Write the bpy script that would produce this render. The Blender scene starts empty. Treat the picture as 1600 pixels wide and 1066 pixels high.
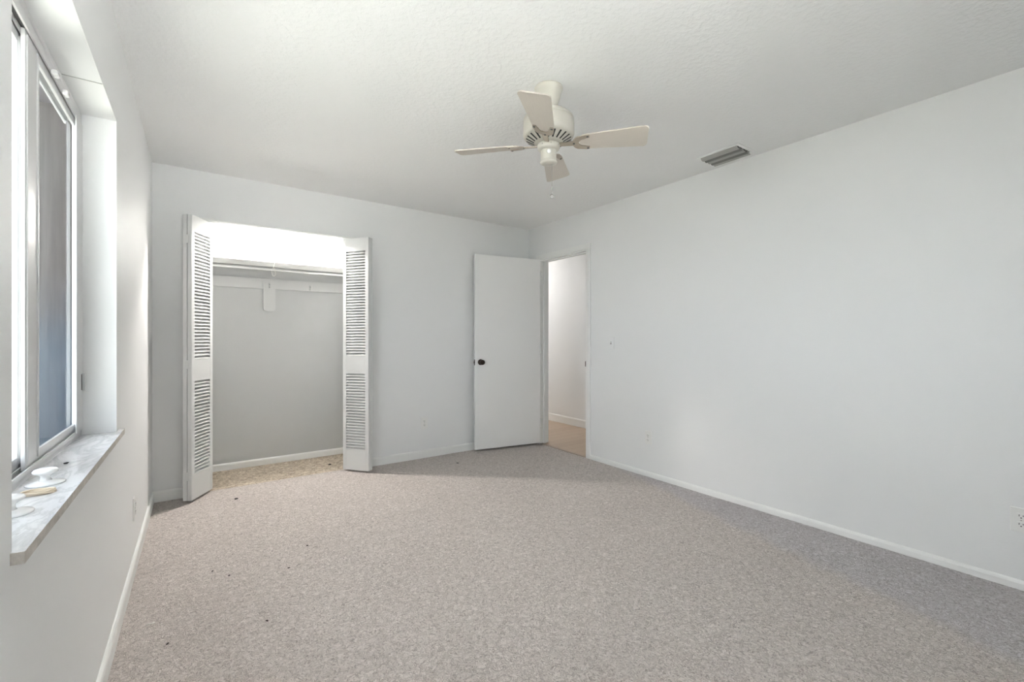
import bpy, bmesh, math, random
from mathutils import Vector, Matrix
random.seed(7)
PI = math.pi
SC = bpy.context.scene
COL = SC.collection

# ------------------------------------------------------------------ camera
H = 2.44
XL, XR, YB, YN = -0.262, 3.143, 4.082, -0.70      # room faces: left, right, back (far), near
cam_d = bpy.data.cameras.new('camera')
cam = bpy.data.objects.new('camera', cam_d); COL.objects.link(cam)
cam.location = (0, 0, 1.168)
cam.rotation_euler = (PI/2, 0, -math.radians(35.403))
cam_d.sensor_width = 36; cam_d.lens = 692.81/1600*36
cam_d.shift_y = -2/1600
cam_d.clip_start = 0.02
SC.camera = cam

# ------------------------------------------------------------------ view, world, daylight
SC.view_settings.view_transform = 'Standard'
SC.view_settings.look = 'None'
SC.view_settings.gamma = 1
SC.view_settings.use_curve_mapping = False
SC.view_settings.exposure = -0.10
SC.cycles.use_denoising = True
SC.cycles.max_bounces = 12
SC.cycles.diffuse_bounces = 8
SC.cycles.transparent_max_bounces = 12
SC.cycles.caustics_reflective = False
SC.cycles.caustics_refractive = False
SC.cycles.sample_clamp_indirect = 60

W = bpy.data.worlds.new('sky'); SC.world = W; W.use_nodes = True
wn = W.node_tree.nodes; wn.clear()
wo = wn.new('ShaderNodeOutputWorld'); wb = wn.new('ShaderNodeBackground')
wb.inputs[0].default_value = (0.90, 0.955, 1.0, 1); wb.inputs[1].default_value = 6.0
W.node_tree.links.new(wb.outputs[0], wo.inputs[0])
# a hazy bright sky: brighter towards the horizon than overhead, and brighter on the window side
wt = wn.new('ShaderNodeTexCoord'); wx_ = wn.new('ShaderNodeSeparateXYZ'); wr = wn.new('ShaderNodeMapRange')
wr.inputs[1].default_value = 0; wr.inputs[2].default_value = .6; wr.inputs[3].default_value = 9.2; wr.inputs[4].default_value = 4.6
W.node_tree.links.new(wt.outputs['Generated'], wx_.inputs[0]); W.node_tree.links.new(wx_.outputs['Z'], wr.inputs[0])
wg = wn.new('ShaderNodeMapRange'); wm = wn.new('ShaderNodeMath'); wm.operation = 'MULTIPLY'
wg.inputs[1].default_value = -.6; wg.inputs[2].default_value = .3; wg.inputs[3].default_value = 1.0; wg.inputs[4].default_value = .08
W.node_tree.links.new(wx_.outputs['X'], wg.inputs[0])
W.node_tree.links.new(wr.outputs[0], wm.inputs[0]); W.node_tree.links.new(wg.outputs[0], wm.inputs[1])
W.node_tree.links.new(wm.outputs[0], wb.inputs[1])

def lamp(name, typ, loc, energy, color=(1, 1, 1), size=.03, rot=(0, 0, 0), sy=None, portal=False):
    l = bpy.data.lights.new(name, typ); o = bpy.data.objects.new(name, l); COL.objects.link(o)
    o.location = loc; o.rotation_euler = rot; l.energy = energy; l.color = color
    if typ == 'AREA':
        l.shape = 'RECTANGLE'; l.size = size; l.size_y = sy or size
        if portal: l.cycles.is_portal = True
    else:
        l.shadow_soft_size = size
    return o
BULB = (0.64, 4.41, 2.225)
HALL = (3.68, 5.95, 2.33)
sun = lamp('sun', 'SUN', (6, 1, 9), 130, (1, .985, .955), .01, rot=(0, 0, 0))
sun.rotation_euler = Vector((-.06, -.06, -1.0)).to_track_quat('-Z', 'Y').to_euler()
# sky portals in the two window openings (they only guide the sampling of the sky)
lamp('window_portal', 'AREA', (-.43, 1.748, 1.42), 1, size=1.24, sy=1.26, rot=(0, -PI/2, 0), portal=True)
lamp('fill_window_portal', 'AREA', (.465, YN-.16, 1.47), 1, size=1.17, sy=1.16, rot=(PI/2, 0, 0), portal=True)

# ------------------------------------------------------------------ materials
def mat(name, color, rough=.5, metal=0, spec=.5):
    m = bpy.data.materials.new(name); m.use_nodes = True
    b = m.node_tree.nodes['Principled BSDF']
    b.inputs['Base Color'].default_value = (*color, 1)
    b.inputs['Roughness'].default_value = rough
    b.inputs['Metallic'].default_value = metal
    b.inputs['Specular IOR Level'].default_value = spec
    return m
def nodes(m): return m.node_tree.nodes, m.node_tree.links, m.node_tree.nodes['Principled BSDF']
def coords(m, scale=(1, 1, 1)):
    n, l, b = nodes(m)
    tc = n.new('ShaderNodeTexCoord'); mp = n.new('ShaderNodeMapping')
    mp.inputs['Scale'].default_value = scale
    l.new(tc.outputs['Object'], mp.inputs['Vector']); return mp.outputs['Vector']
def noise(m, vec, scale, detail=3, rough=.5, dist=0):
    n, l, b = nodes(m)
    t = n.new('ShaderNodeTexNoise'); t.inputs['Scale'].default_value = scale
    t.inputs['Detail'].default_value = detail; t.inputs['Roughness'].default_value = rough
    t.inputs['Distortion'].default_value = dist
    l.new(vec, t.inputs['Vector']); return t.outputs['Fac']
def ramp(m, fac, stops):
    n, l, b = nodes(m)
    r = n.new('ShaderNodeValToRGB'); e = r.color_ramp.elements
    e[0].position, e[0].color = stops[0][0], (*stops[0][1], 1)
    e[1].position, e[1].color = stops[-1][0], (*stops[-1][1], 1)
    for p, c in stops[1:-1]:
        x = e.new(p); x.color = (*c, 1)
    l.new(fac, r.inputs['Fac']); return r.outputs['Color']
def mix(m, fac, a, bb, mode='MIX'):
    n, l, b = nodes(m)
    x = n.new('ShaderNodeMix'); x.data_type = 'RGBA'; x.blend_type = mode
    for sock, v in ((x.inputs[0], fac), (x.inputs[6], a), (x.inputs[7], bb)):
        if hasattr(v, 'is_linked'): l.new(v, sock)
        elif isinstance(v, tuple): sock.default_value = (*v, 1)
        else: sock.default_value = v
    return x.outputs[2]
def math_(m, op, a, c=0):
    n, l, b = nodes(m)
    x = n.new('ShaderNodeMath'); x.operation = op
    for sock, v in ((x.inputs[0], a), (x.inputs[1], c)):
        if hasattr(v, 'is_linked'): l.new(v, sock)
        else: sock.default_value = v
    return x.outputs[0]
def bump(m, h, strength=.3, dist=.002):
    n, l, b = nodes(m)
    x = n.new('ShaderNodeBump'); x.inputs['Strength'].default_value = strength
    x.inputs['Distance'].default_value = dist
    l.new(h, x.inputs['Height']); l.new(x.outputs[0], b.inputs['Normal']); return x
def setc(m, c):
    n, l, b = nodes(m); l.new(c, b.inputs['Base Color'])

def paint(name, color, rough, scale, strength, dist=.002, spec=.5):
    m = mat(name, color, rough, spec=spec)
    v = coords(m); h = noise(m, v, scale, 4, .55)
    bump(m, h, strength, dist)
    return m
M_wall = paint('wall_paint', (.79, .797, .80), .55, 90, .25, .002)
M_ceil = mat('ceiling_texture', (.82, .825, .825), .9, spec=.2)
v = coords(M_ceil)
h1 = ramp(M_ceil, noise(M_ceil, v, 45, 4, .6), [(.42, (0, 0, 0)), (.62, (1, 1, 1))])
bump(M_ceil, h1, .35, .003)
M_lip = mat('shelf_edge_shade', (.24, .24, .235), .6)  # the front edge's shade is put into its base colour
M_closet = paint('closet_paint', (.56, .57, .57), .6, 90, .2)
M_cleat = paint('cleat_paint', (.63, .635, .63), .5, 40, .05)
M_trim = paint('trim_enamel', (.82, .825, .815), .32, 25, .05)
M_door = paint('door_enamel', (.82, .82, .81), .4, 30, .05)
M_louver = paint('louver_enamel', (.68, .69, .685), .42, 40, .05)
M_plate = mat('outlet_plastic', (.80, .80, .785), .35)
M_dark = mat('dark_slot', (.02, .02, .02), .6)
M_gap = mat('grey_gap', (.12, .12, .12), .7)
M_alu = paint('window_aluminium', (.64, .64, .645), .35, 60, .03)
M_track = mat('track_grey', (.42, .42, .41), .5)
M_bronze = mat('bronze', (.035, .022, .016), .32, .6)
M_steel = mat('chain_steel', (.45, .44, .42), .35, .9)
M_fan = paint('fan_enamel', (.575, .555, .50), .38, 40, .03)
M_iron = mat('blade_iron_tan', (.40, .345, .285), .4, .3)
M_blade = mat('blade_laminate', (.62, .57, .51), .5)
v = coords(M_blade, (4, 40, 40))
setc(M_blade, mix(M_blade, noise(M_blade, v, 6, 4), (.55, .51, .46), (.61, .565, .51)))
M_white = mat('white_glaze', (.84, .84, .84), .18)
M_rod = mat('rod_enamel', (.83, .83, .82), .4)
M_vent = mat('vent_metal', (.40, .40, .385), .45)
M_ventd = mat('vent_fin', (.20, .20, .19), .5)
M_cord = mat('beige_cord', (.70, .60, .47), .8)
M_string = mat('pull_string', (.82, .81, .76), .8)

# carpet: short twisted pile
def carpet(name, c1, c2, c3, s1, strength):
    m = mat(name, c1, 1.0, spec=.05)
    n, l, b = nodes(m)
    b.inputs['Sheen Weight'].default_value = .15
    b.inputs['Sheen Roughness'].default_value = .6
    v = coords(m)
    warp = noise(m, v, 22, 2)
    vm = n.new('ShaderNodeVectorMath'); vm.operation = 'ADD'
    t = n.new('ShaderNodeTexNoise'); t.inputs['Scale'].default_value = 30; t.inputs['Detail'].default_value = 2
    l.new(v, t.inputs['Vector'])
    sc = n.new('ShaderNodeVectorMath'); sc.operation = 'SCALE'; sc.inputs['Scale'].default_value = .05
    l.new(t.outputs['Color'], sc.inputs[0]); l.new(v, vm.inputs[0]); l.new(sc.outputs[0], vm.inputs[1])
    wv = vm.outputs[0]
    fib = noise(m, wv, s1, 3, .65, 1.2)
    fine = noise(m, wv, s1*3.2, 2, .6)
    pile = math_(m, 'ADD', math_(m, 'MULTIPLY', fib, .75), math_(m, 'MULTIPLY', fine, .35))
    col = ramp(m, pile, [(.40, c2), (.54, c1), (.68, c3)])
    big = noise(m, v, 1.6, 3)
    col = mix(m, math_(m, 'MULTIPLY', big, .18), col, (c2[0]*.95, c2[1]*.93, c2[2]*.92))
    setc(m, col)
    bump(m, pile, strength, .012)
    return m
M_carpet = carpet('carpet_pile', (.60, .54, .507), (.32, .283, .26), (.80, .74, .70), 74, 1.0)
# a greyer, bluer band of pile along the long blank wall, with a wandering edge
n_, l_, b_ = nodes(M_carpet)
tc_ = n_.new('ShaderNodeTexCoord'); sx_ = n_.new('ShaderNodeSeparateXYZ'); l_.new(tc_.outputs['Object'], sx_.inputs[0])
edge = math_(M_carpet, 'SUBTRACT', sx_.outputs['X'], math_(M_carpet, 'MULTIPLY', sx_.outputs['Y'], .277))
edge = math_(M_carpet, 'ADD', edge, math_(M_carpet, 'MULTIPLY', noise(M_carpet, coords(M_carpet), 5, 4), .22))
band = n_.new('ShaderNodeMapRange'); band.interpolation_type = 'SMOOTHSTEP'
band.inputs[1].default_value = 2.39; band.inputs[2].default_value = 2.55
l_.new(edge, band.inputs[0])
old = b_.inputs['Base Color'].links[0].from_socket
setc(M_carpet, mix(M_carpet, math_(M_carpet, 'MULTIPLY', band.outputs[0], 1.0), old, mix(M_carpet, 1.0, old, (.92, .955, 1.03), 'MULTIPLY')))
M_carpet2 = carpet('closet_carpet_pile', (.60, .50, .39), (.27, .205, .145), (.84, .75, .62), 30, 1.0)

# wood plank floor of the hallway
M_wood = mat('hall_planks', (.45, .29, .18), .45)
v = coords(M_wood)
n_, l_, b_ = nodes(M_wood)
br = n_.new('ShaderNodeTexBrick'); br.inputs['Scale'].default_value = 1
br.inputs['Brick Width'].default_value = 1.1; br.inputs['Row Height'].default_value = .13
br.inputs['Mortar Size'].default_value = .0015
br.inputs['Color1'].default_value = (.50, .385, .29, 1); br.inputs['Color2'].default_value = (.56, .44, .335, 1)
br.inputs['Mortar'].default_value = (.30, .19, .12, 1)
l_.new(v, br.inputs['Vector'])
gr = noise(M_wood, coords(M_wood, (2, 26, 1)), 3, 4)
setc(M_wood, mix(M_wood, math_(M_wood, 'MULTIPLY', gr, .35), br.outputs['Color'], (.42, .31, .22)))

# marble sill
M_marble = mat('marble', (.8, .8, .8), .22)
v = coords(M_marble, (1, .45, 1))
vein = ramp(M_marble, noise(M_marble, v, 9, 6, .62, 2.2), [(.42, (.72, .73, .75)), (.5, (.57, .58, .60)), (.58, (.73, .74, .75))])
dirt = ramp(M_marble, noise(M_marble, coords(M_marble), 38, 5, .7), [(.60, (0, 0, 0)), (.74, (1, 1, 1))])
setc(M_marble, mix(M_marble, math_(M_marble, 'MULTIPLY', dirt, .5), vein, (.34, .33, .32)))
M_marble_edge = mat('marble_edge', (.48, .45, .42), .6)
setc(M_marble_edge, ramp(M_marble_edge, noise(M_marble_edge, coords(M_marble_edge), 30, 5, .7), [(.35, (.42, .40, .37)), (.65, (.62, .575, .54))]))

# dirty window glass
def glass_mat():
    m = bpy.data.materials.new('dirty_glass'); m.use_nodes = True
    n, l = m.node_tree.nodes, m.node_tree.links; n.clear()
    out = n.new('ShaderNodeOutputMaterial'); tr = n.new('ShaderNodeBsdfTransparent')
    gl = n.new('ShaderNodeBsdfGlossy'); gl.inputs['Roughness'].default_value = .04
    df = n.new('ShaderNodeBsdfTranslucent'); df.inputs[0].default_value = (.5, .5, .52, 1)
    tr.inputs[0].default_value = (.93, .95, .96, 1)
    fr = n.new('ShaderNodeFresnel'); fr.inputs[0].default_value = 1.25
    tc = n.new('ShaderNodeTexCoord'); mp = n.new('ShaderNodeMapping'); mp.inputs['Scale'].default_value = (1, 1, .06)
    ns = n.new('ShaderNodeTexNoise'); ns.inputs['Scale'].default_value = 26; ns.inputs['Detail'].default_value = 5
    l.new(tc.outputs['Object'], mp.inputs[0]); l.new(mp.outputs[0], ns.inputs['Vector'])
    rp = n.new('ShaderNodeMapRange'); rp.inputs[1].default_value = .45; rp.inputs[2].default_value = .8
    rp.inputs[3].default_value = .0; rp.inputs[4].default_value = .05
    l.new(ns.outputs['Fac'], rp.inputs[0])
    m1 = n.new('ShaderNodeMixShader'); m2 = n.new('ShaderNodeMixShader')
    l.new(rp.outputs[0], m1.inputs[0]); l.new(tr.outputs[0], m1.inputs[1]); l.new(df.outputs[0], m1.inputs[2])
    # the pane is a thin slab: reflect at the face that is struck first, let the far face pass
    ge = n.new('ShaderNodeNewGeometry'); iv = n.new('ShaderNodeMath'); iv.operation = 'SUBTRACT'; iv.inputs[0].default_value = 1
    mu = n.new('ShaderNodeMath'); mu.operation = 'MULTIPLY'
    l.new(ge.outputs['Backfacing'], iv.inputs[1]); l.new(fr.outputs[0], mu.inputs[0]); l.new(iv.outputs[0], mu.inputs[1])
    l.new(mu.outputs[0], m2.inputs[0]); l.new(m1.outputs[0], m2.inputs[1]); l.new(gl.outputs[0], m2.inputs[2])
    l.new(m2.outputs[0], out.inputs[0])
    return m
M_glass = glass_mat()

def emis(name, color, strength):
    m = mat(name, (.9, .9, .88), .4); n, l, b = nodes(m)
    b.inputs['Emission Color'].default_value = (*color, 1); b.inputs['Emission Strength'].default_value = strength
    return m
M_bulb = emis('lit_bulb', (1, .86, .70), 25)
M_globe = emis('lit_globe', (1, .93, .84), 6)

# exterior
M_ground = mat('bounce_ground', (.52, .51, .48), .9)  # unseen ground, made pale to bounce sun through the added window
setc(M_ground, ramp(M_ground, noise(M_ground, coords(M_ground), 3, 5), [(.3, (.70, .69, .67)), (.7, (.78, .77, .75))]))
M_bed = mat('dry_grass', (.2, .2, .17), .95)
setc(M_bed, ramp(M_bed, noise(M_bed, coords(M_bed), 12, 6), [(.3, (.11, .112, .10)), (.7, (.175, .175, .155))]))
M_stucco = paint('exterior_stucco', (.62, .60, .57), .9, 40, .4)
M_soffit = mat('lilac_soffit', (.30, .25, .32), .8)
M_passage = mat('brown_blue_walls', (.16, .14, .14), .8)  # streaked, brown above blending to slate blue below
v = coords(M_passage, (1, 1, .05))
streak = noise(M_passage, v, 14, 5, .6)
c_up = ramp(M_passage, streak, [(.35, (.105, .075, .075)), (.65, (.215, .165, .162))])
sp = nodes(M_passage)[0].new('ShaderNodeSeparateXYZ'); nodes(M_passage)[1].new(nodes(M_passage)[0].new('ShaderNodeTexCoord').outputs['Object'], sp.inputs[0])
hgt = math_(M_passage, 'ADD', sp.outputs['Z'], math_(M_passage, 'MULTIPLY', noise(M_passage, coords(M_passage, (1, 1, .3)), 4, 5), .9))
height_blend = nodes(M_passage)[0].new('ShaderNodeMapRange'); height_blend.interpolation_type = 'SMOOTHSTEP'
height_blend.inputs[1].default_value = 1.35; height_blend.inputs[2].default_value = 2.45
nodes(M_passage)[1].new(hgt, height_blend.inputs[0])
c_lo = ramp(M_passage, streak, [(.35, (.085, .145, .225)), (.65, (.14, .22, .32))])
setc(M_passage, mix(M_passage, height_blend.outputs[0], c_lo, c_up))

# ------------------------------------------------------------------ mesh helpers
def B(bm, x0, x1, y0, y1, z0, z1, mi=0, bev=0):
    vs = [bm.verts.new(p) for p in ((x0, y0, z0), (x1, y0, z0), (x1, y1, z0), (x0, y1, z0),
                                    (x0, y0, z1), (x1, y0, z1), (x1, y1, z1), (x0, y1, z1))]
    fs = [bm.faces.new([vs[i] for i in q]) for q in ((3, 2, 1, 0), (4, 5, 6, 7), (0, 1, 5, 4), (1, 2, 6, 5), (2, 3, 7, 6), (3, 0, 4, 7))]
    for f in fs: f.material_index = mi
    if bev:
        es = set(e for f in fs for e in f.edges)
        r = bmesh.ops.bevel(bm, geom=list(es), offset=bev, segments=2, profile=.5, affect='EDGES')
        for f in r['faces']: f.material_index = mi
    return vs
def lathe(bm, prof, c=(0, 0, 0), seg=32, axis='Z', mi=0, cap=True):
    rings = []
    for r, z in prof:
        ring = []
        for k in range(seg):
            a = 2*PI*k/seg
            p = (r*math.cos(a), r*math.sin(a), z)
            if axis == 'X': p = (z, p[0], p[1])
            if axis == 'Y': p = (p[1], z, p[0])
            ring.append(bm.verts.new((p[0]+c[0], p[1]+c[1], p[2]+c[2])))
        rings.append(ring)
    for a, b in zip(rings[:-1], rings[1:]):
        for k in range(seg):
            f = bm.faces.new((a[k], a[(k+1) % seg], b[(k+1) % seg], b[k])); f.material_index = mi; f.smooth = True
    if cap:
        f = bm.faces.new(list(reversed(rings[0]))); f.material_index = mi
        f = bm.faces.new(rings[-1]); f.material_index = mi
def tube(bm, pts, r, seg=8, closed=False, mi=0):
    pts = [Vector(p) for p in pts]; n = len(pts); rings = []
    up = Vector((0, 0, 1))
    for i, p in enumerate(pts):
        a = pts[(i-1) % n] if (closed or i > 0) else p
        b = pts[(i+1) % n] if (closed or i < n-1) else p
        t = (b-a).normalized()
        u = t.cross(up) if abs(t.dot(up)) < .95 else t.cross(Vector((1, 0, 0)))
        u.normalize(); w = t.cross(u).normalized()
        rings.append([bm.verts.new(p + u*(r*math.cos(2*PI*k/seg)) + w*(r*math.sin(2*PI*k/seg))) for k in range(seg)])
    rng = range(n) if closed else range(n-1)
    for i in rng:
        a, b = rings[i], rings[(i+1) % n]
        for k in range(seg):
            f = bm.faces.new((a[k], a[(k+1) % seg], b[(k+1) % seg], b[k])); f.smooth = True; f.material_index = mi
    if not closed:
        bm.faces.new(list(reversed(rings[0]))).material_index = mi; bm.faces.new(rings[-1]).material_index = mi
def prism(bm, pts, axis, a, b, mi=0):
    """extrude a 2-D outline between a and b along an axis ('X': pts are (y,z); 'Y': (x,z); 'Z': (x,y))"""
    def P(p, t): return {'X': (t, p[0], p[1]), 'Y': (p[0], t, p[1]), 'Z': (p[0], p[1], t)}[axis]
    lo = [bm.verts.new(P(p, a)) for p in pts]; hi = [bm.verts.new(P(p, b)) for p in pts]
    fs = [bm.faces.new(lo), bm.faces.new(hi)]
    for i in range(len(pts)):
        j = (i+1) % len(pts); fs.append(bm.faces.new((lo[i], lo[j], hi[j], hi[i])))
    for f in fs: f.material_index = mi
def sphere(bm, c, r, mi=0, sub=2, scale=(1, 1, 1)):
    mtx = Matrix.Translation(c) @ Matrix.Diagonal((*scale, 1))
    res = bmesh.ops.create_icosphere(bm, subdivisions=sub, radius=r, matrix=mtx)
    for v_ in res['verts']:
        for f in v_.link_faces: f.smooth = True; f.material_index = mi
def obj(name, bm, mats, parent=None, loc=(0, 0, 0), rot=(0, 0, 0)):
    bmesh.ops.recalc_face_normals(bm, faces=bm.faces)
    me = bpy.data.meshes.new(name); bm.to_mesh(me); bm.free()
    for m in (mats if isinstance(mats, (list, tuple)) else [mats]): me.materials.append(m)
    o = bpy.data.objects.new(name, me); COL.objects.link(o)
    o.location = loc; o.rotation_euler = rot
    if parent: o.parent = parent
    return o
def tag(o, label, cat=None, group=None, kind=None):
    o['label'] = label
    if cat: o['category'] = cat
    if group: o['group'] = group
    if kind: o['kind'] = kind
    return o
def thing(name, label, cat, loc=(0, 0, 0), rot=(0, 0, 0), group=None, kind=None):
    o = bpy.data.objects.new(name, None); COL.objects.link(o)
    o.location = loc; o.rotation_euler = rot; o.empty_display_size = .1
    return tag(o, label, cat, group, kind)
def struct(name, bm, m, label, cat):
    return tag(obj(name, bm, m), label, cat, kind='structure')
def new(): return bmesh.new()
def boxes(*bs):
    bm = new()
    for b in bs: B(bm, *b)
    return bm

# ------------------------------------------------------------------ room shell
WT = .115
XLO = -.385                       # outer face of the left wall
CL, CR = -.018, 1.155                 # closet opening
CH = 2.085                           # closet header
CB = 4.722                           # closet back wall
CRX = 1.62                           # closet right end
DY0, DY1, DH = 3.143, 3.885, 2.062   # doorway
HX = 4.20                            # far wall of the hallway
WY0, WY1, WZ0, WZ1 = 1.131, 2.365, .775, 2.042
N0, N1, NZ0, NZ1 = -.12, 1.05, .90, 2.05

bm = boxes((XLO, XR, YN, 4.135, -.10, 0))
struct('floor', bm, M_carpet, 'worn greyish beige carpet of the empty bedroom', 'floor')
bm = boxes((XL, CRX, 4.135, CB, -.10, -.002))
struct('floor_closet', bm, M_carpet2, 'tan sculpted carpet inside the closet', 'floor')
bm = boxes((XR, HX, 1.6, 6.6, -.10, -.006))
struct('floor_hallway', bm, M_wood, 'light brown plank floor of the hallway beyond the doorway', 'floor')
bm = boxes((XLO, XR+WT, YN-.15, CB+.11, H, H+.1))
struct('ceiling', bm, M_ceil, 'white textured bedroom ceiling', 'ceiling')
bm = boxes((XR+WT, HX+.1, 1.5, 6.7, H, H+.1))
struct('ceiling_hallway', bm, M_ceil, 'white ceiling of the hallway beyond the doorway', 'ceiling')

bm = boxes((XLO, XL, YN-.15, WY0, 0, H), (XLO, XL, WY1, CB+.11, 0, H),
           (XLO, XL, WY0, WY1, 0, WZ0), (XLO, XL, WY0, WY1, WZ1, H))
struct('wall_left', bm, M_wall, 'white painted wall around the window', 'wall')
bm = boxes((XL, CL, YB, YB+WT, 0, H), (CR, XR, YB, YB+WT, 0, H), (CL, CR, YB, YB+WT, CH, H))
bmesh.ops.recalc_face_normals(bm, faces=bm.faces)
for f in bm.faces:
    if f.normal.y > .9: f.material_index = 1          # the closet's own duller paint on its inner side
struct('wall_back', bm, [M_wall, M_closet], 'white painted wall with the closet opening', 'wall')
bm = boxes((XR, XR+WT, YN-.15, DY0, 0, H), (XR, XR+WT, DY1, 6.6, 0, H), (XR, XR+WT, DY0, DY1, DH, H))
struct('wall_right', bm, M_wall, 'long blank white painted wall beside the doorway', 'wall')
bm = boxes((XL, N0, YN-.15, YN, 0, H), (N1, XR, YN-.15, YN, 0, H), (N0, N1, YN-.15, YN, 0, NZ0), (N0, N1, YN-.15, YN, NZ1, H))
struct('wall_near', bm, M_wall, 'white painted wall with the added fill-light window', 'wall')
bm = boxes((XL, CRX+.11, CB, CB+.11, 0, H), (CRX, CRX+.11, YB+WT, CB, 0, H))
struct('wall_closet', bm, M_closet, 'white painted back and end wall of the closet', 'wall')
bm = boxes((HX, HX+.1, 1.5, 6.7, -.01, H), (XR+WT, HX, 6.6, 6.7, -.01, H), (XR+WT, HX, 1.5, 1.6, -.01, H))
struct('wall_hallway', bm, M_wall, 'white painted wall of the hallway beyond the doorway', 'wall')

# baseboards with a rounded top (profile: distance from the wall, height)
def bb_profile(h=.078, t=.013): return [(0, 0), (t, 0), (t, h-.014), (t*.75, h-.005), (t*.35, h), (0, h)]
def bb_x(bm, x0, x1, y, sgn=-1, z=0, h=.078):      # runs along X on a wall at y
    prism(bm, [(y+sgn*p[0], z+p[1]) for p in bb_profile(h)], 'X', x0, x1)
def bb_y(bm, y0, y1, x, sgn, z=0, h=.078):
    prism(bm, [(x+sgn*p[0], z+p[1]) for p in bb_profile(h)], 'Y', y0, y1)
bm = new(); bb_y(bm, YN, YB, XL, 1); struct('baseboard_left', bm, M_trim, 'white baseboard under the window wall', 'baseboard')
bm = new(); bb_x(bm, XL, CL-.01, YB); bb_x(bm, CR+.01, XR, YB)
struct('baseboard_back', bm, M_trim, 'white baseboard on either side of the closet opening', 'baseboard')
bm = new(); bb_y(bm, YN, DY0-.056, XR, -1, h=.043)
struct('baseboard_right', bm, M_trim, 'low white baseboard along the long blank wall', 'baseboard')
bm = new(); bb_x(bm, XL, XR, YN, 1); struct('baseboard_near', bm, M_trim, 'white baseboard under the added fill-light window', 'baseboard')
bm = new(); bb_x(bm, XL, CRX, CB, h=.062); struct('baseboard_closet', bm, M_trim, 'white baseboard inside the closet', 'baseboard')
bm = new(); bb_y(bm, 1.6, 6.6, HX, -1, z=-.006, h=.105)
struct('baseboard_hallway', bm, M_trim, 'white baseboard in the hallway over the plank floor', 'baseboard')

# doorway casing and jamb lining
bm = new()
CW = .054
for y0, y1 in ((DY0-CW, DY0-.0005), (DY1+.0005, DY1+CW)):
    B(bm, XR-.013, XR-.0005, y0, y1, 0, DH-.0005, bev=.003)
B(bm, XR-.013, XR-.0005, DY0-CW, DY1+CW, DH+.0005, DH+CW, bev=.003)
for y0, y1 in ((DY0+.0003, DY0+.012), (DY1-.012, DY1-.0003)):
    B(bm, XR-.004, XR+WT+.004, y0, y1, 0, DH-.0125)
B(bm, XR-.004, XR+WT+.004, DY0+.0003, DY1-.0003, DH-.012, DH-.0003)
for y0, y1 in ((DY0+.012, DY0+.022), (DY1-.022, DY1-.012)):
    B(bm, XR+.045, XR+.08, y0, y1, 0, DH-.012)
B(bm, XR+.045, XR+.08, DY0+.012, DY1-.012, DH-.022, DH-.012)
o = struct('trim_1', bm, M_trim, 'white door casing and jamb of the hallway doorway', 'door casing')
bm = new(); B(bm, XR-.006, XR+.034, DY0+.012, DY0+.0145, .90, .958); B(bm, XR-.006, XR+.001, DY0+.012, DY0+.020, .905, .953)
tag(obj('strike_plate', bm, M_bronze, o), 'dark strike plate')
# closet track under the header
bm = new()
B(bm, CL, CR, YB+.035, YB+.065, CH-.014, CH, bev=.002)
B(bm, CL, CR, YB-.004, YB+.004, CH-.012, CH+.004, bev=.002)
o = struct('trim_2', bm, M_trim, 'white bifold track along the closet header', 'track')
# threshold strip between carpet and planks
bm = new(); B(bm, XR-.004, XR+.03, DY0+.012, DY1-.012, -.005, .004, bev=.0015)
struct('trim_3', bm, mat('threshold_tan', (.45, .36, .29), .5), 'thin tan threshold strip under the hallway doorway', 'threshold')

# ------------------------------------------------------------------ bedroom door
DL = .775
hx, hy = XR-.02, DY1-.012
ang = math.atan2(4.004-3.871, 2.336-3.108)        # direction of the open leaf from its hinge
door = thing('door_1', 'plain white flush door standing open at the hallway doorway', 'door', (hx, hy, .022), (0, 0, ang), kind='structure')
bm = new(); B(bm, 0, DL, 0, .035, 0, 2.037, bev=.002)
obj('door_leaf', bm, M_door, door)
for sgn, y in ((1, .035), (-1, 0)):
    bm = new()
    lathe(bm, [(.031, 0), (.031, .004*sgn), (.024, .009*sgn), (.012, .012*sgn), (.011, .03*sgn), (.022, .038*sgn),
               (.027, .048*sgn), (.026, .058*sgn), (.018, .066*sgn), (.006, .068*sgn)], (DL-.06, y, .912), 24, 'Y')
    tag(obj('knob', bm, M_bronze, door), 'dark bronze round knob')
bm = new(); B(bm, DL-.001, DL+.0015, .006, .029, .88, .94); B(bm, DL, DL+.008, .011, .024, .90, .922, bev=.002)
tag(obj('latch_plate', bm, M_bronze, door), 'dark latch plate')
for z in (.18, 1.0, 1.82):
    bm = new(); lathe(bm, [(.006, 0), (.006, .09)], (0, .035+.004, z), 10)
    obj('hinge', bm, M_trim, door)

# ------------------------------------------------------------------ bifold closet doors
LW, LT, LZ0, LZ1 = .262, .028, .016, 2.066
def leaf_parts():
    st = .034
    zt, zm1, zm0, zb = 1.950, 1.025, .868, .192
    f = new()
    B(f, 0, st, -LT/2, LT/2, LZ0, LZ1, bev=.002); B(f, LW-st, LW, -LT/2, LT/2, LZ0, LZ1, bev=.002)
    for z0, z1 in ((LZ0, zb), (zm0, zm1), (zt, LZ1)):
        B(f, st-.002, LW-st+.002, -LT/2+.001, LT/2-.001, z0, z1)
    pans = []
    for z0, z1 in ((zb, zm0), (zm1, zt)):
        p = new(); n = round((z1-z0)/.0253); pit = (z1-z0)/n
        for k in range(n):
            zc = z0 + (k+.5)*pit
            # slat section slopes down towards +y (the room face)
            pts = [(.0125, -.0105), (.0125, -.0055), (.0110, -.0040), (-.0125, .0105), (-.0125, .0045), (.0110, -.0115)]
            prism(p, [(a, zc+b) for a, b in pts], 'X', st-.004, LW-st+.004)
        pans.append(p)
    return f, pans
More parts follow.
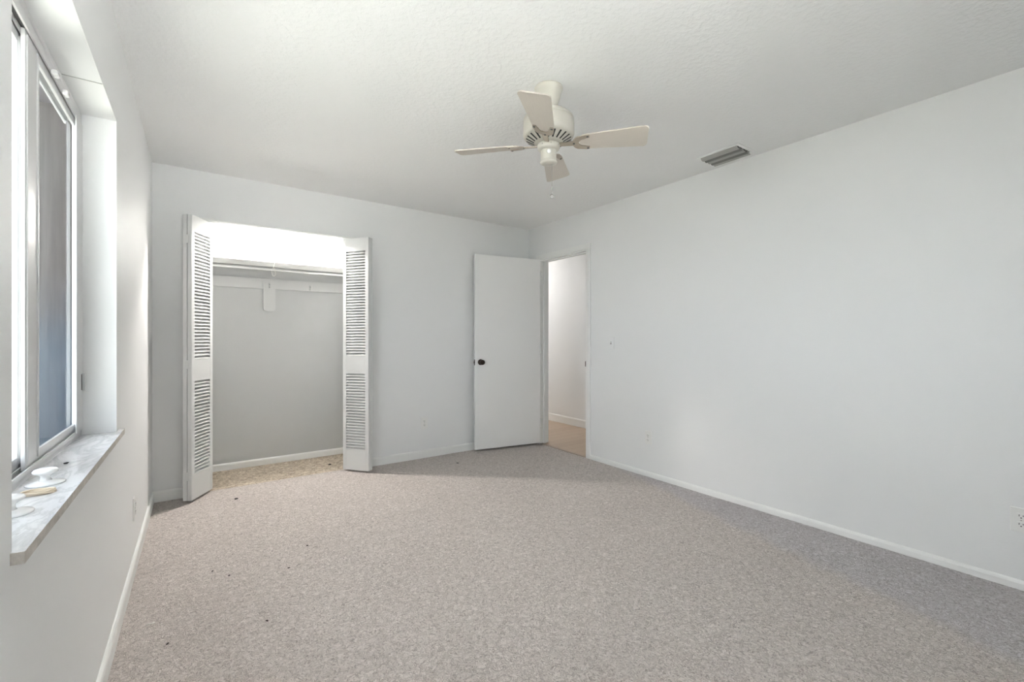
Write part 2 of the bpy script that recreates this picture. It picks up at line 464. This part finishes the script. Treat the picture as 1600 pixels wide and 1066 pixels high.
def bifold(label, front, jamb_dir, flip):
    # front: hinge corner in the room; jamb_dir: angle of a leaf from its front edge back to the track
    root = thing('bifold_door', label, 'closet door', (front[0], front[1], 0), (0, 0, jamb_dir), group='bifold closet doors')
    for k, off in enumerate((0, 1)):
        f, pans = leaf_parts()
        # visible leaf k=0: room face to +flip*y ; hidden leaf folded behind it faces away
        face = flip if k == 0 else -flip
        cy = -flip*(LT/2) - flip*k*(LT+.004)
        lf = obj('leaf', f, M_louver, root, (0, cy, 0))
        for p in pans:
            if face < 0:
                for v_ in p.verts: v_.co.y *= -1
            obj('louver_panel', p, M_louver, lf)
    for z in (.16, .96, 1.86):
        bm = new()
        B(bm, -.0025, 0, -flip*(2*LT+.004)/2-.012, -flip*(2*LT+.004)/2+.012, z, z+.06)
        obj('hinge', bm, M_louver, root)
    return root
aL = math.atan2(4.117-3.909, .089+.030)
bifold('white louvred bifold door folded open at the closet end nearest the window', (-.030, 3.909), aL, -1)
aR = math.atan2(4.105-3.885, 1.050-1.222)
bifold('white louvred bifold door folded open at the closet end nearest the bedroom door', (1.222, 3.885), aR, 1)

# ------------------------------------------------------------------ closet fittings
sh = thing('closet_shelf', 'white shelf spanning the closet above the hanging rod', 'shelf', (.68, 4.54, 1.79))
SX0, SX1 = XL-.68, CRX-.68
bm = new(); B(bm, SX0, SX1, 4.385-4.54, CB-4.54, .036, .055)
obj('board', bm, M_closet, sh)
bm = new(); B(bm, SX0, SX1, 4.365-4.54, 4.385-4.54, .010, .056, bev=.002)
tag(obj('front_lip', bm, M_lip, sh), 'grey front edge with its shade painted in')
bm = new()
B(bm, SX0, SX1, CB-.016-4.54, CB-4.54, 1.643-1.79, 1.739-1.79, bev=.002)
obj('wall_cleat', bm, M_cleat, sh)
bm = new(); pts = []
bx0, bx1, bz0, bz1 = .503-.68, .603-.68, 1.432-1.79, 1.70-1.79
pts = [(bx0, bz1), (bx0, bz0+.025)] + [(.553-.68 + .05*math.cos(PI+PI*k/12), bz0+.025+.025*math.sin(PI+PI*k/12)) for k in range(1, 12)] + [(bx1, bz0+.025), (bx1, bz1)]
prism(bm, pts, 'Y', CB-.030-4.54, CB-4.54)
obj('bracket_block', bm, M_cleat, sh)
def hook(x, z):
    bm = new()
    B(bm, x-.007, x+.007, -.004, 0, z-.03, z+.02)
    tube(bm, [(x, -.004, z+.008), (x, -.022, z+.004), (x, -.030, z-.004), (x, -.032, z+.012)], .0028, 8)
    tube(bm, [(x, -.004, z-.015), (x, -.016, z-.026), (x, -.024, z-.022), (x, -.026, z-.012)], .0028, 8)
    return bm
for x, y in ((.553, CB-.030), (.905, CB-.016)):
    obj('hook', hook(0, 0), M_closet, sh, (x-.68, y-4.54, 1.69-1.79-.01))
bm = new(); tube(bm, [(XL, 0, 0), (CRX, 0, 0)], .0095, 16)
tag(obj('hanging_rod', bm, M_rod, None, (0, 4.405, 1.784)), 'thin white hanging rod just under the closet shelf edge', 'rod')
fx = thing('closet_light', 'lit bare bulb on the closet ceiling with a looped pull string', 'lamp', (BULB[0], BULB[1], H))
bm = new(); lathe(bm, [(.055, 0), (.055, -.012), (.04, -.03), (.024, -.05), (.022, -.085), (.0, -.086)], seg=24); obj('socket', bm, M_plate, fx)
bm = new(); lathe(bm, [(.013, -.084), (.014, -.14), (.020, -.150), (.026, -.165), (.022, -.177), (.010, -.183), (.001, -.184)], seg=24); obj('bulb', bm, M_bulb, fx)
bl = lamp('closet_bulb_light', 'POINT', (0, 0, BULB[2]-H), 130, (1, .945, .89), .030); bl.parent = fx
cx_, cy_ = .545-BULB[0], 4.30-BULB[1]
bm = new()
tube(bm, [(-.022, -.02, -.04), (-.06, -.07, -.12), (cx_+.008, cy_, -.35), (cx_+.006, cy_, 1.845-H), (cx_-.008, cy_, 1.79-H)], .0017, 6)
loop = [(cx_-.008+.014*math.sin(a)*(1.0-.35*math.cos(a)), cy_, 1.752-H + .036*math.cos(a)) for a in [2*PI*k/20 for k in range(20)]]
tube(bm, [(p[0]+ (0.004 if p[2] < 1.75-H else 0), p[1], p[2]) for p in loop], .0017, 6, closed=True)
tag(obj('pull_string', bm, M_string, fx), 'white pull string ending in a loop')

# hallway ceiling light
hl = thing('hallway_light', 'lit round white globe light on the hallway ceiling', 'lamp', (HALL[0], HALL[1], H))
bm = new(); lathe(bm, [(.07, 0), (.07, -.02), (.05, -.03)], seg=24); obj('base', bm, M_plate, hl)
bm = new(); lathe(bm, [(.05, -.028), (.085, -.05), (.095, -.085), (.08, -.12), (.04, -.142), (.002, -.148)], seg=24); obj('globe', bm, M_globe, hl)
hb = lamp('hall_light', 'POINT', (0, 0, -.22), 26, (1, .96, .92), .06); hb.parent = hl

# ------------------------------------------------------------------ window (left wall)
win = thing('window_1', 'white aluminium sliding window in a deep reveal with a marble sill', 'window', (XL, 1.748, WZ0), kind='structure')
ox, oy, oz = XL, 1.748, WZ0
def lbox(bm, x0, x1, y0, y1, z0, z1, mi=0, bev=0): B(bm, x0-ox, x1-ox, y0-oy, y1-oy, z0-oz, z1-oz, mi, bev)
bm = new()                                # outer frame with twin tracks
lbox(bm, -.412, -.364, WY0, WY1, .80, .812)
for x in (-.366, -.385, -.4095): lbox(bm, x-.002, x+.002, WY0, WY1, .81, .826)
lbox(bm, -.412, -.364, WY0, WY1, 2.022, WZ1)
for x in (-.367, -.385, -.4095): lbox(bm, x-.0025, x+.0025, WY0, WY1, 1.992, 2.024)
lbox(bm, -.412, -.364, WY0, WY0+.018, .80, WZ1); lbox(bm, -.3845, -.364, WY1-.010, WY1, .80, WZ1)
obj('frame', bm, M_alu, win)
bm = new()                                # dark channels between the tracks
lbox(bm, -.382, -.370, WY0+.02, WY1-.012, 2.0, 2.021); lbox(bm, -.407, -.388, WY0+.02, WY1-.012, 2.0, 2.021)
lbox(bm, -.382, -.369, WY0+.02, WY1-.012, .812, .816); lbox(bm, -.407, -.388, WY0+.02, WY1-.012, .812, .816)
tag(obj('track_channel', bm, M_gap, win), 'dark channel between the tracks')
def sash(x, y0, y1, sn, sf, t):
    """sliding sash: near stile width sn, far stile width sf"""
    bm = new()
    lbox(bm, x-t, x+t, y0, y0+sn, .818, 1.998, bev=.0015); lbox(bm, x-t, x+t, y1-sf, y1, .818, 1.998, bev=.0015)
    lbox(bm, x-t+.0005, x+t-.0005, y0+sn, y1-sf, .818, .852, bev=.0015); lbox(bm, x-t+.0005, x+t-.0005, y0+sn, y1-sf, 1.968, 1.998, bev=.0015)
    # raised ribs of the extruded stiles
    for a, b in ((y0, y0+sn), (y1-sf, y1)):
        lbox(bm, x+t-.001, x+t+.0035, a+.006, a+.020, .835, 1.985, bev=.001); lbox(bm, x+t-.001, x+t+.0035, b-.016, b-.006, .835, 1.985, bev=.001)
    s_ = obj('sash', bm, M_alu, win)
    bm = new(); lbox(bm, x-.002, x+.002, y0+sn-.004, y1-sf+.004, .848, 1.972)
    obj('pane', bm, M_glass, s_)
    return s_
sash(-.3765, 1.712, WY1-.012, .118, .05, .0045)
sash(-.3965, WY0+.02, 1.858, .06, .125, .0055)
bm = new(); lbox(bm, -.3640, -.360, 2.256, 2.362, .822, 1.995, bev=.001)
obj('jamb_cover', bm, M_alu, win)
bm = new(); lbox(bm, -.360, -.350, 2.345, 2.361, .972, 1.039, bev=.002); lbox(bm, -.3605, -.3595, 2.335, 2.346, .975, 1.036, 1)
obj('latch', bm, [M_alu, M_dark], win)
for y in (1.943, 2.079):
    bm = new(); lbox(bm, -.366, -.350, y-.016, y+.016, 1.985, 2.002, bev=.005)
    obj('track_clip', bm, M_white, win)
bm = new()                                # marble sill slab with an ear past the reveal
prism(bm, [(-.383-ox, WY0+.001-oy), (-.2435-ox, WY0-.012-oy), (-.2435-ox, 2.43-oy), (-.2615-ox, 2.43-oy), (-.2615-ox, WY1-.001-oy), (-.383-ox, WY1-.001-oy)], 'Z', .779-oz, .80-oz)
bmesh.ops.recalc_face_normals(bm, faces=bm.faces)
for f in bm.faces:
    if abs(f.normal.z) < .5: f.material_index = 1
sill = obj('sill', bm, [M_marble, M_marble_edge], win); sill['label'] = 'grey veined white marble sill'
bm = new(); lbox(bm, -.362, XL-.001, 2.0435, 2.0465, 2.0405, 2.0425)
tag(obj('seam_bead', bm, M_track, win), 'thin grey seam across the head of the reveal')
# unseen window added behind the camera for fill light
w2 = thing('window_fill', 'added white framed fill-light window, unseen in the near wall', 'window', ((N0+N1)/2, YN-.075, NZ0), kind='structure')
bm = new(); wx = (N1-N0)/2; wz = NZ1-NZ0
B(bm, -wx, wx, -.05, 0, 0, .04); B(bm, -wx, wx, -.05, 0, wz-.04, wz); B(bm, -wx, -wx+.04, -.05, 0, .04, wz-.04); B(bm, wx-.04, wx, -.05, 0, .04, wz-.04)
B(bm, -.03, .03, -.05, 0, .04, wz-.04)
obj('frame', bm, M_alu, w2)
for x0, x1 in ((-wx+.038, -.028), (.028, wx-.038)):
    bm = new(); B(bm, x0, x1, -.028, -.022, .038, wz-.038); obj('pane', bm, M_glass, w2)

# ------------------------------------------------------------------ outside
bm = boxes((XLO-.6, 14, -12, YN-.15, -.22, -.12))
struct('ground', bm, M_ground, 'pale ground added outside the fill-light window to bounce sun in', 'ground')
bm = boxes((-14, XLO, YN-.15, 14, -.22, -.12), (-14, XLO-.6, -12, YN-.15, -.22, -.12))
struct('ground_bed', bm, M_bed, 'dry grass and mulch ground outside the sliding window', 'ground')
# covered side passage, added so the view past the window stays dim
bm = boxes((-1.62, XLO, 7.0, 7.12, -.12, 3.80), (-1.62, -1.50, 3.0, 7.0, -.12, 3.80), (XLO-.001, XLO, 3.0, 7.0, 2.54, 3.80))
struct('wall_exterior', bm, M_passage, 'streaked brown and slate blue walls of the added side passage outside the window', 'wall')
bm = boxes((-1.62, XLO, 2.9, 7.12, 3.80, 3.90), (-.70, XLO, -1.2, 2.9, 2.60, 2.70))
struct('ceiling_porch', bm, M_soffit, 'mauve eave and added passage soffit outside the window', 'ceiling')

# ------------------------------------------------------------------ ceiling fan
FX, FY = 1.451, 1.722
fan = thing('ceiling_fan', 'cream four bladed ceiling fan hanging from the ceiling', 'ceiling fan', (FX, FY, H))
bm = new(); lathe(bm, [(.072, 0), (.072, -.007), (.068, -.011), (.066, -.022), (.051, -.075), (.038, -.112), (.030, -.122)], seg=40); obj('canopy', bm, M_fan, fan)
bm = new(); lathe(bm, [(.0185, -.118), (.0185, -.135)], seg=20); obj('downrod', bm, M_fan, fan)
bm = new()
lathe(bm, [(.028, -.128), (.080, -.131), (.106, -.138), (.122, -.150), (.1265, -.160), (.127, -.163), (.124, -.165), (.124, -.168), (.128, -.170),
           (.129, -.236), (.126, -.246), (.118, -.254), (.070, -.278), (.050, -.284)], seg=56)
mh = obj('motor_housing', bm, M_fan, fan)
bm = new()                                # radial slots on the sloping underside
for k in range(22):
    a = 2*PI*k/22
    r0, r1 = .074, .114
    def P(r, w, up): return Vector((r*math.cos(a) - w*math.sin(a), r*math.sin(a) + w*math.cos(a), -.254 - (.118-r)/(.048)*.024 - .0012 + up))
    hw = .0046
    q = [P(r0, -hw*.8, 0), P(r1, -hw, 0), P(r1, hw, 0), P(r0, hw*.8, 0)]; qq = [P(r0, -hw*.8, .006), P(r1, -hw, .006), P(r1, hw, .006), P(r0, hw*.8, .006)]
    lo = [bm.verts.new(p) for p in q]; hi = [bm.verts.new(p) for p in qq]
    bm.faces.new(lo); bm.faces.new(hi)
    for i in range(4): bm.faces.new((lo[i], lo[(i+1) % 4], hi[(i+1) % 4], hi[i]))
tag(obj('vent_slots', bm, M_dark, mh), 'ring of dark radial vent slots')
bm = new(); lathe(bm, [(.040, -.280), (.053, -.284), (.057, -.290), (.057, -.304), (.052, -.312), (.036, -.316)], seg=40)
hubo = obj('hub', bm, M_fan, fan)
for k in range(8):
    a = 2*PI*k/8+.3; bm = new(); sphere(bm, (.057*math.cos(a), .057*math.sin(a), -.298), .0035, sub=1); obj('screw', bm, M_steel, hubo)
bm = new(); lathe(bm, [(.036, -.314), (.0395, -.318), (.0395, -.364), (.0395, -.367), (.043, -.371), (.0435, -.376), (.041, -.380), (.030, -.384), (.001, -.386)], seg=36)
swh = obj('switch_housing', bm, M_fan, fan)
bm = new(); a = math.radians(-127); sphere(bm, (.041*math.cos(a), .041*math.sin(a), -.334), .0115, sub=2); obj('reverse_knob', bm, M_white, swh)
bm = new()
cxx, cyy = .018*math.cos(math.radians(-60)), .018*math.sin(math.radians(-60))
tube(bm, [(cxx, cyy, -.378), (cxx, cyy, -.502)], .0011, 6)
lathe(bm, [(.001, -.500), (.0032, -.504), (.0036, -.522), (.001, -.526)], (cxx, cyy, 0), 10)
tube(bm, [(cxx, cyy, -.525), (cxx, cyy, -.537)], .0009, 6)
tube(bm, [(cxx+.009*math.cos(t)*.8, cyy-.009*math.cos(t)*.6, -.549+.011*math.sin(t)) for t in [2*PI*k/14 for k in range(14)]], .0028, 8, closed=True)
tag(obj('pull_chain', bm, M_steel, fan), 'thin metal pull chain with a small ring')
# blade outline (x along the blade, y across), rounded tip corners
def blade_outline():
    pts = [(.155, -.030), (.172, -.048), (.20, -.0525)]
    tip = [(.464, -.0715), (.474, -.068), (.480, -.061), (.483, -.052), (.483, .052), (.480, .061), (.474, .068), (.464, .0715)]
    pts += tip + [(.20, .0525), (.172, .048), (.155, .030)]
    return pts
BZ = -.284
def make_blade(angle):
    bm = new(); prism(bm, blade_outline(), 'Z', -.003, .003)
    # pitch about the blade's own axis: the clockwise side is higher
    b = obj('blade', bm, M_blade, fan, (0, 0, BZ))
    b.rotation_euler = (math.radians(-14), 0, math.radians(angle)); b.rotation_mode = 'XYZ'
    bm = new()                            # Y-shaped blade iron under the blade
    up = []
    N = 10
    outer = [(.205, -.050), (.190, -.052)] + [(.158-.042*math.sin(PI*k/N)*.9, -.046*math.cos(PI*k/N)) for k in range(0, N+1)] + [(.190, .052), (.205, .050)]
    inner = [(.205, .034), (.190, .030)] + [(.176-.024*math.sin(PI*k/N), .024*math.cos(PI*k/N)) for k in range(0, N+1)] + [(.190, -.030), (.205, -.034)]
    prism(bm, outer + inner, 'Z', -.0075, -.003)
    prism(bm, [(.055, -.011), (.125, -.014), (.125, .014), (.055, .011)], 'Z', -.009, -.003)
    ir = obj('blade_iron', bm, M_iron, b)
    for x, y in ((.196, -.042), (.196, .042), (.127, 0)):
        bm = new(); lathe(bm, [(.0055, -.0100), (.0055, -.0070)], (x, y, 0), 10)
        obj('screw', bm, M_gap, b)
    return b
for a in (-47.3, 42.7, 132.7, -137.3): make_blade(a)

# ------------------------------------------------------------------ ceiling vent
vt = thing('ceiling_vent', 'small grey louvred air vent in the ceiling near the long blank wall', 'vent', (2.956, 1.637, H))
bm = new()
VX, VY = .088, .130
for q in ((-VX-.022, VX+.022, -VY-.022, -VY), (-VX-.022, VX+.022, VY, VY+.022), (-VX-.022, -VX, -VY, VY), (VX, VX+.022, -VY, VY)):
    B(bm, *q, -.005, 0)
obj('frame', bm, M_trim, vt)
bm = new(); B(bm, -VX, VX, -VY, VY, -.0012, -.0004); obj('backing', bm, M_dark, vt)
for k, x in enumerate((-.072, -.033, .006, .045, .078)):
    bm = new()
    prof = [(x-.012, -.002), (x-.006, -.010), (x+.006, -.017), (x+.020, -.020), (x+.020, -.0188), (x+.006, -.0155), (x-.005, -.0088), (x-.0105, -.002)]
    prism(bm, [(min(p[0], VX+.016), p[1]) for p in prof], 'Y', -VY+.002, VY-.002)
    obj('fin', bm, M_ventd if k % 2 else M_vent, vt)

# ------------------------------------------------------------------ outlets and switch
def outlet(label, loc, rotz):
    o = thing('outlet', label, 'outlet', loc, (0, 0, rotz), group='wall outlets')     # local -y faces the room
    bm = new(); B(bm, -.035, .035, -.006, 0, -.057, .057, bev=.0025); obj('plate', bm, M_plate, o)
    for z in (-.0195, .0195):
        bm = new()
        prism(bm, [(.017*math.cos(t), z+max(-.0125, min(.0125, .017*math.sin(t)))) for t in [2*PI*k/20 for k in range(20)]], 'Y', -.0085, -.005)
        r = obj('receptacle', bm, M_plate, o)
        bm = new()
        B(bm, -.0075, -.0052, -.0091, -.008, z-.002, z+.007); B(bm, .0052, .0075, -.0091, -.008, z-.001, z+.006)
        lathe(bm, [(.0026, -.0091), (.0026, -.008)], (0, 0, z-.0078), 10, 'Y')
        tag(obj('slots', bm, M_dark, r), 'dark plug slots')
    bm = new(); lathe(bm, [(.003, -.0072), (.003, -.0055)], (0, 0, 0), 10, 'Y'); obj('screw', bm, M_steel, o)
    return o
outlet('white outlet low on the wall between the closet and the bedroom door', (1.834, YB, .344), 0)
outlet('white outlet low on the long blank wall, just past the doorway', (XR, 2.411, .332), -PI/2)
outlet('white outlet low on the long blank wall, cut by the photo edge', (XR, .310, .324), -PI/2)
outlet('white outlet low on the window wall, seen edge-on', (XL, 2.945, .314), PI/2)
sw = thing('light_switch', 'white painted toggle light switch beside the doorway', 'light switch', (XR, 2.827, 1.138), (0, 0, -PI/2))
bm = new(); B(bm, -.035, .035, -.006, 0, -.057, .057, bev=.0025); obj('plate', bm, M_wall, sw)
bm = new(); B(bm, -.005, .005, -.0068, -.0055, -.012, .012, 1); B(bm, -.0035, .0035, -.017, -.006, .000, .010, 0, bev=.001); obj('toggle', bm, [M_plate, M_gap], sw)

# ------------------------------------------------------------------ bits on the sill
def holdback(label, x, y, tilt):
    o = thing('curtain_holdback', label, 'curtain holdback', (x, y, .80), (0, 0, tilt), group='white knobs on the sill')
    bm = new(); lathe(bm, [(.036, 0), (.0375, .002), (.036, .0045), (.024, .007), (.014, .010)], seg=32)
    obj('base_plate', bm, M_white, o)
    bm = new(); lathe(bm, [(.0135, .008), (.010, .014), (.0095, .021), (.016, .026), (.0235, .030), (.0245, .034), (.021, .0385), (.010, .041), (.001, .0415)], seg=28)
    obj('knob', bm, M_white, o)
    return o
holdback('white mushroom shaped knob on a round plate, beyond the beige cord coil on the sill', -.315, 1.612, 0)
holdback('white mushroom shaped knob on a round plate, partly hidden by the window reveal', -.322, 1.372, 0)
bm = new()
for k in range(3):
    rx, ry = .032-.002*k, .016+.002*k
    pts = [(rx*math.cos(t)+.001*k, ry*math.sin(t)+.002*math.sin(3*t+k), .0024+.0026*k+.0008*math.sin(2*t+k)) for t in [2*PI*i/36 for i in range(36)]]
    tube(bm, pts, .0021, 8, closed=True)
tag(obj('cord_coil', bm, M_cord, None, (-.311, 1.515, .80), (0, 0, .15)), 'small coil of beige cord lying on the marble sill', 'cord')
def crumb(name, label, loc, s, m, cat='debris', g=None):
    bm = new(); sphere(bm, (0, 0, s*.45), s, sub=2, scale=(1.5, 1, .5))
    for v_ in bm.verts: v_.co += Vector((random.uniform(-1, 1), random.uniform(-1, 1), random.uniform(0, .5)))*s*.2
    return tag(obj(name, bm, m, None, loc, (0, 0, random.uniform(0, 3))), label, cat, g)
crumb('debris_crumb', 'tiny dark crumb on the marble sill', (-.316, 1.838, .80), .0045, M_dark)
crumb('debris_crumb', 'dark crumb on the carpet in front of the folded closet door', (.235, 3.805, .003), .009, M_dark)
crumb('debris_crumb', 'dark crumb on the tan closet carpet', (1.008, 4.349, .002), .011, M_bronze)
crumb('debris_crumb', 'dark crumb on the carpet near the open bedroom door', (2.002, 3.70, .003), .008, M_gap)
for x, y in ((.064, 2.689), (.130, 2.591), (.382, 2.502), (-.091, 2.146), (.237, 2.083), (.509, 2.712)):
    crumb('carpet_speck', 'tiny dark speck on the open carpet well in front of the closet', (x, y, .003), .0045, M_bronze, 'speck', 'specks on the carpet')
bm = new(); tube(bm, [(-.012, 0, .006), (-.005, .005, .008), (.004, -.003, .008), (.014, .003, .006)], .0022, 6)
tag(obj('lint_scrap', bm, M_string, None, (-.155, 2.325, .004)), 'curled white scrap of lint on the carpet near the window wall', 'lint')
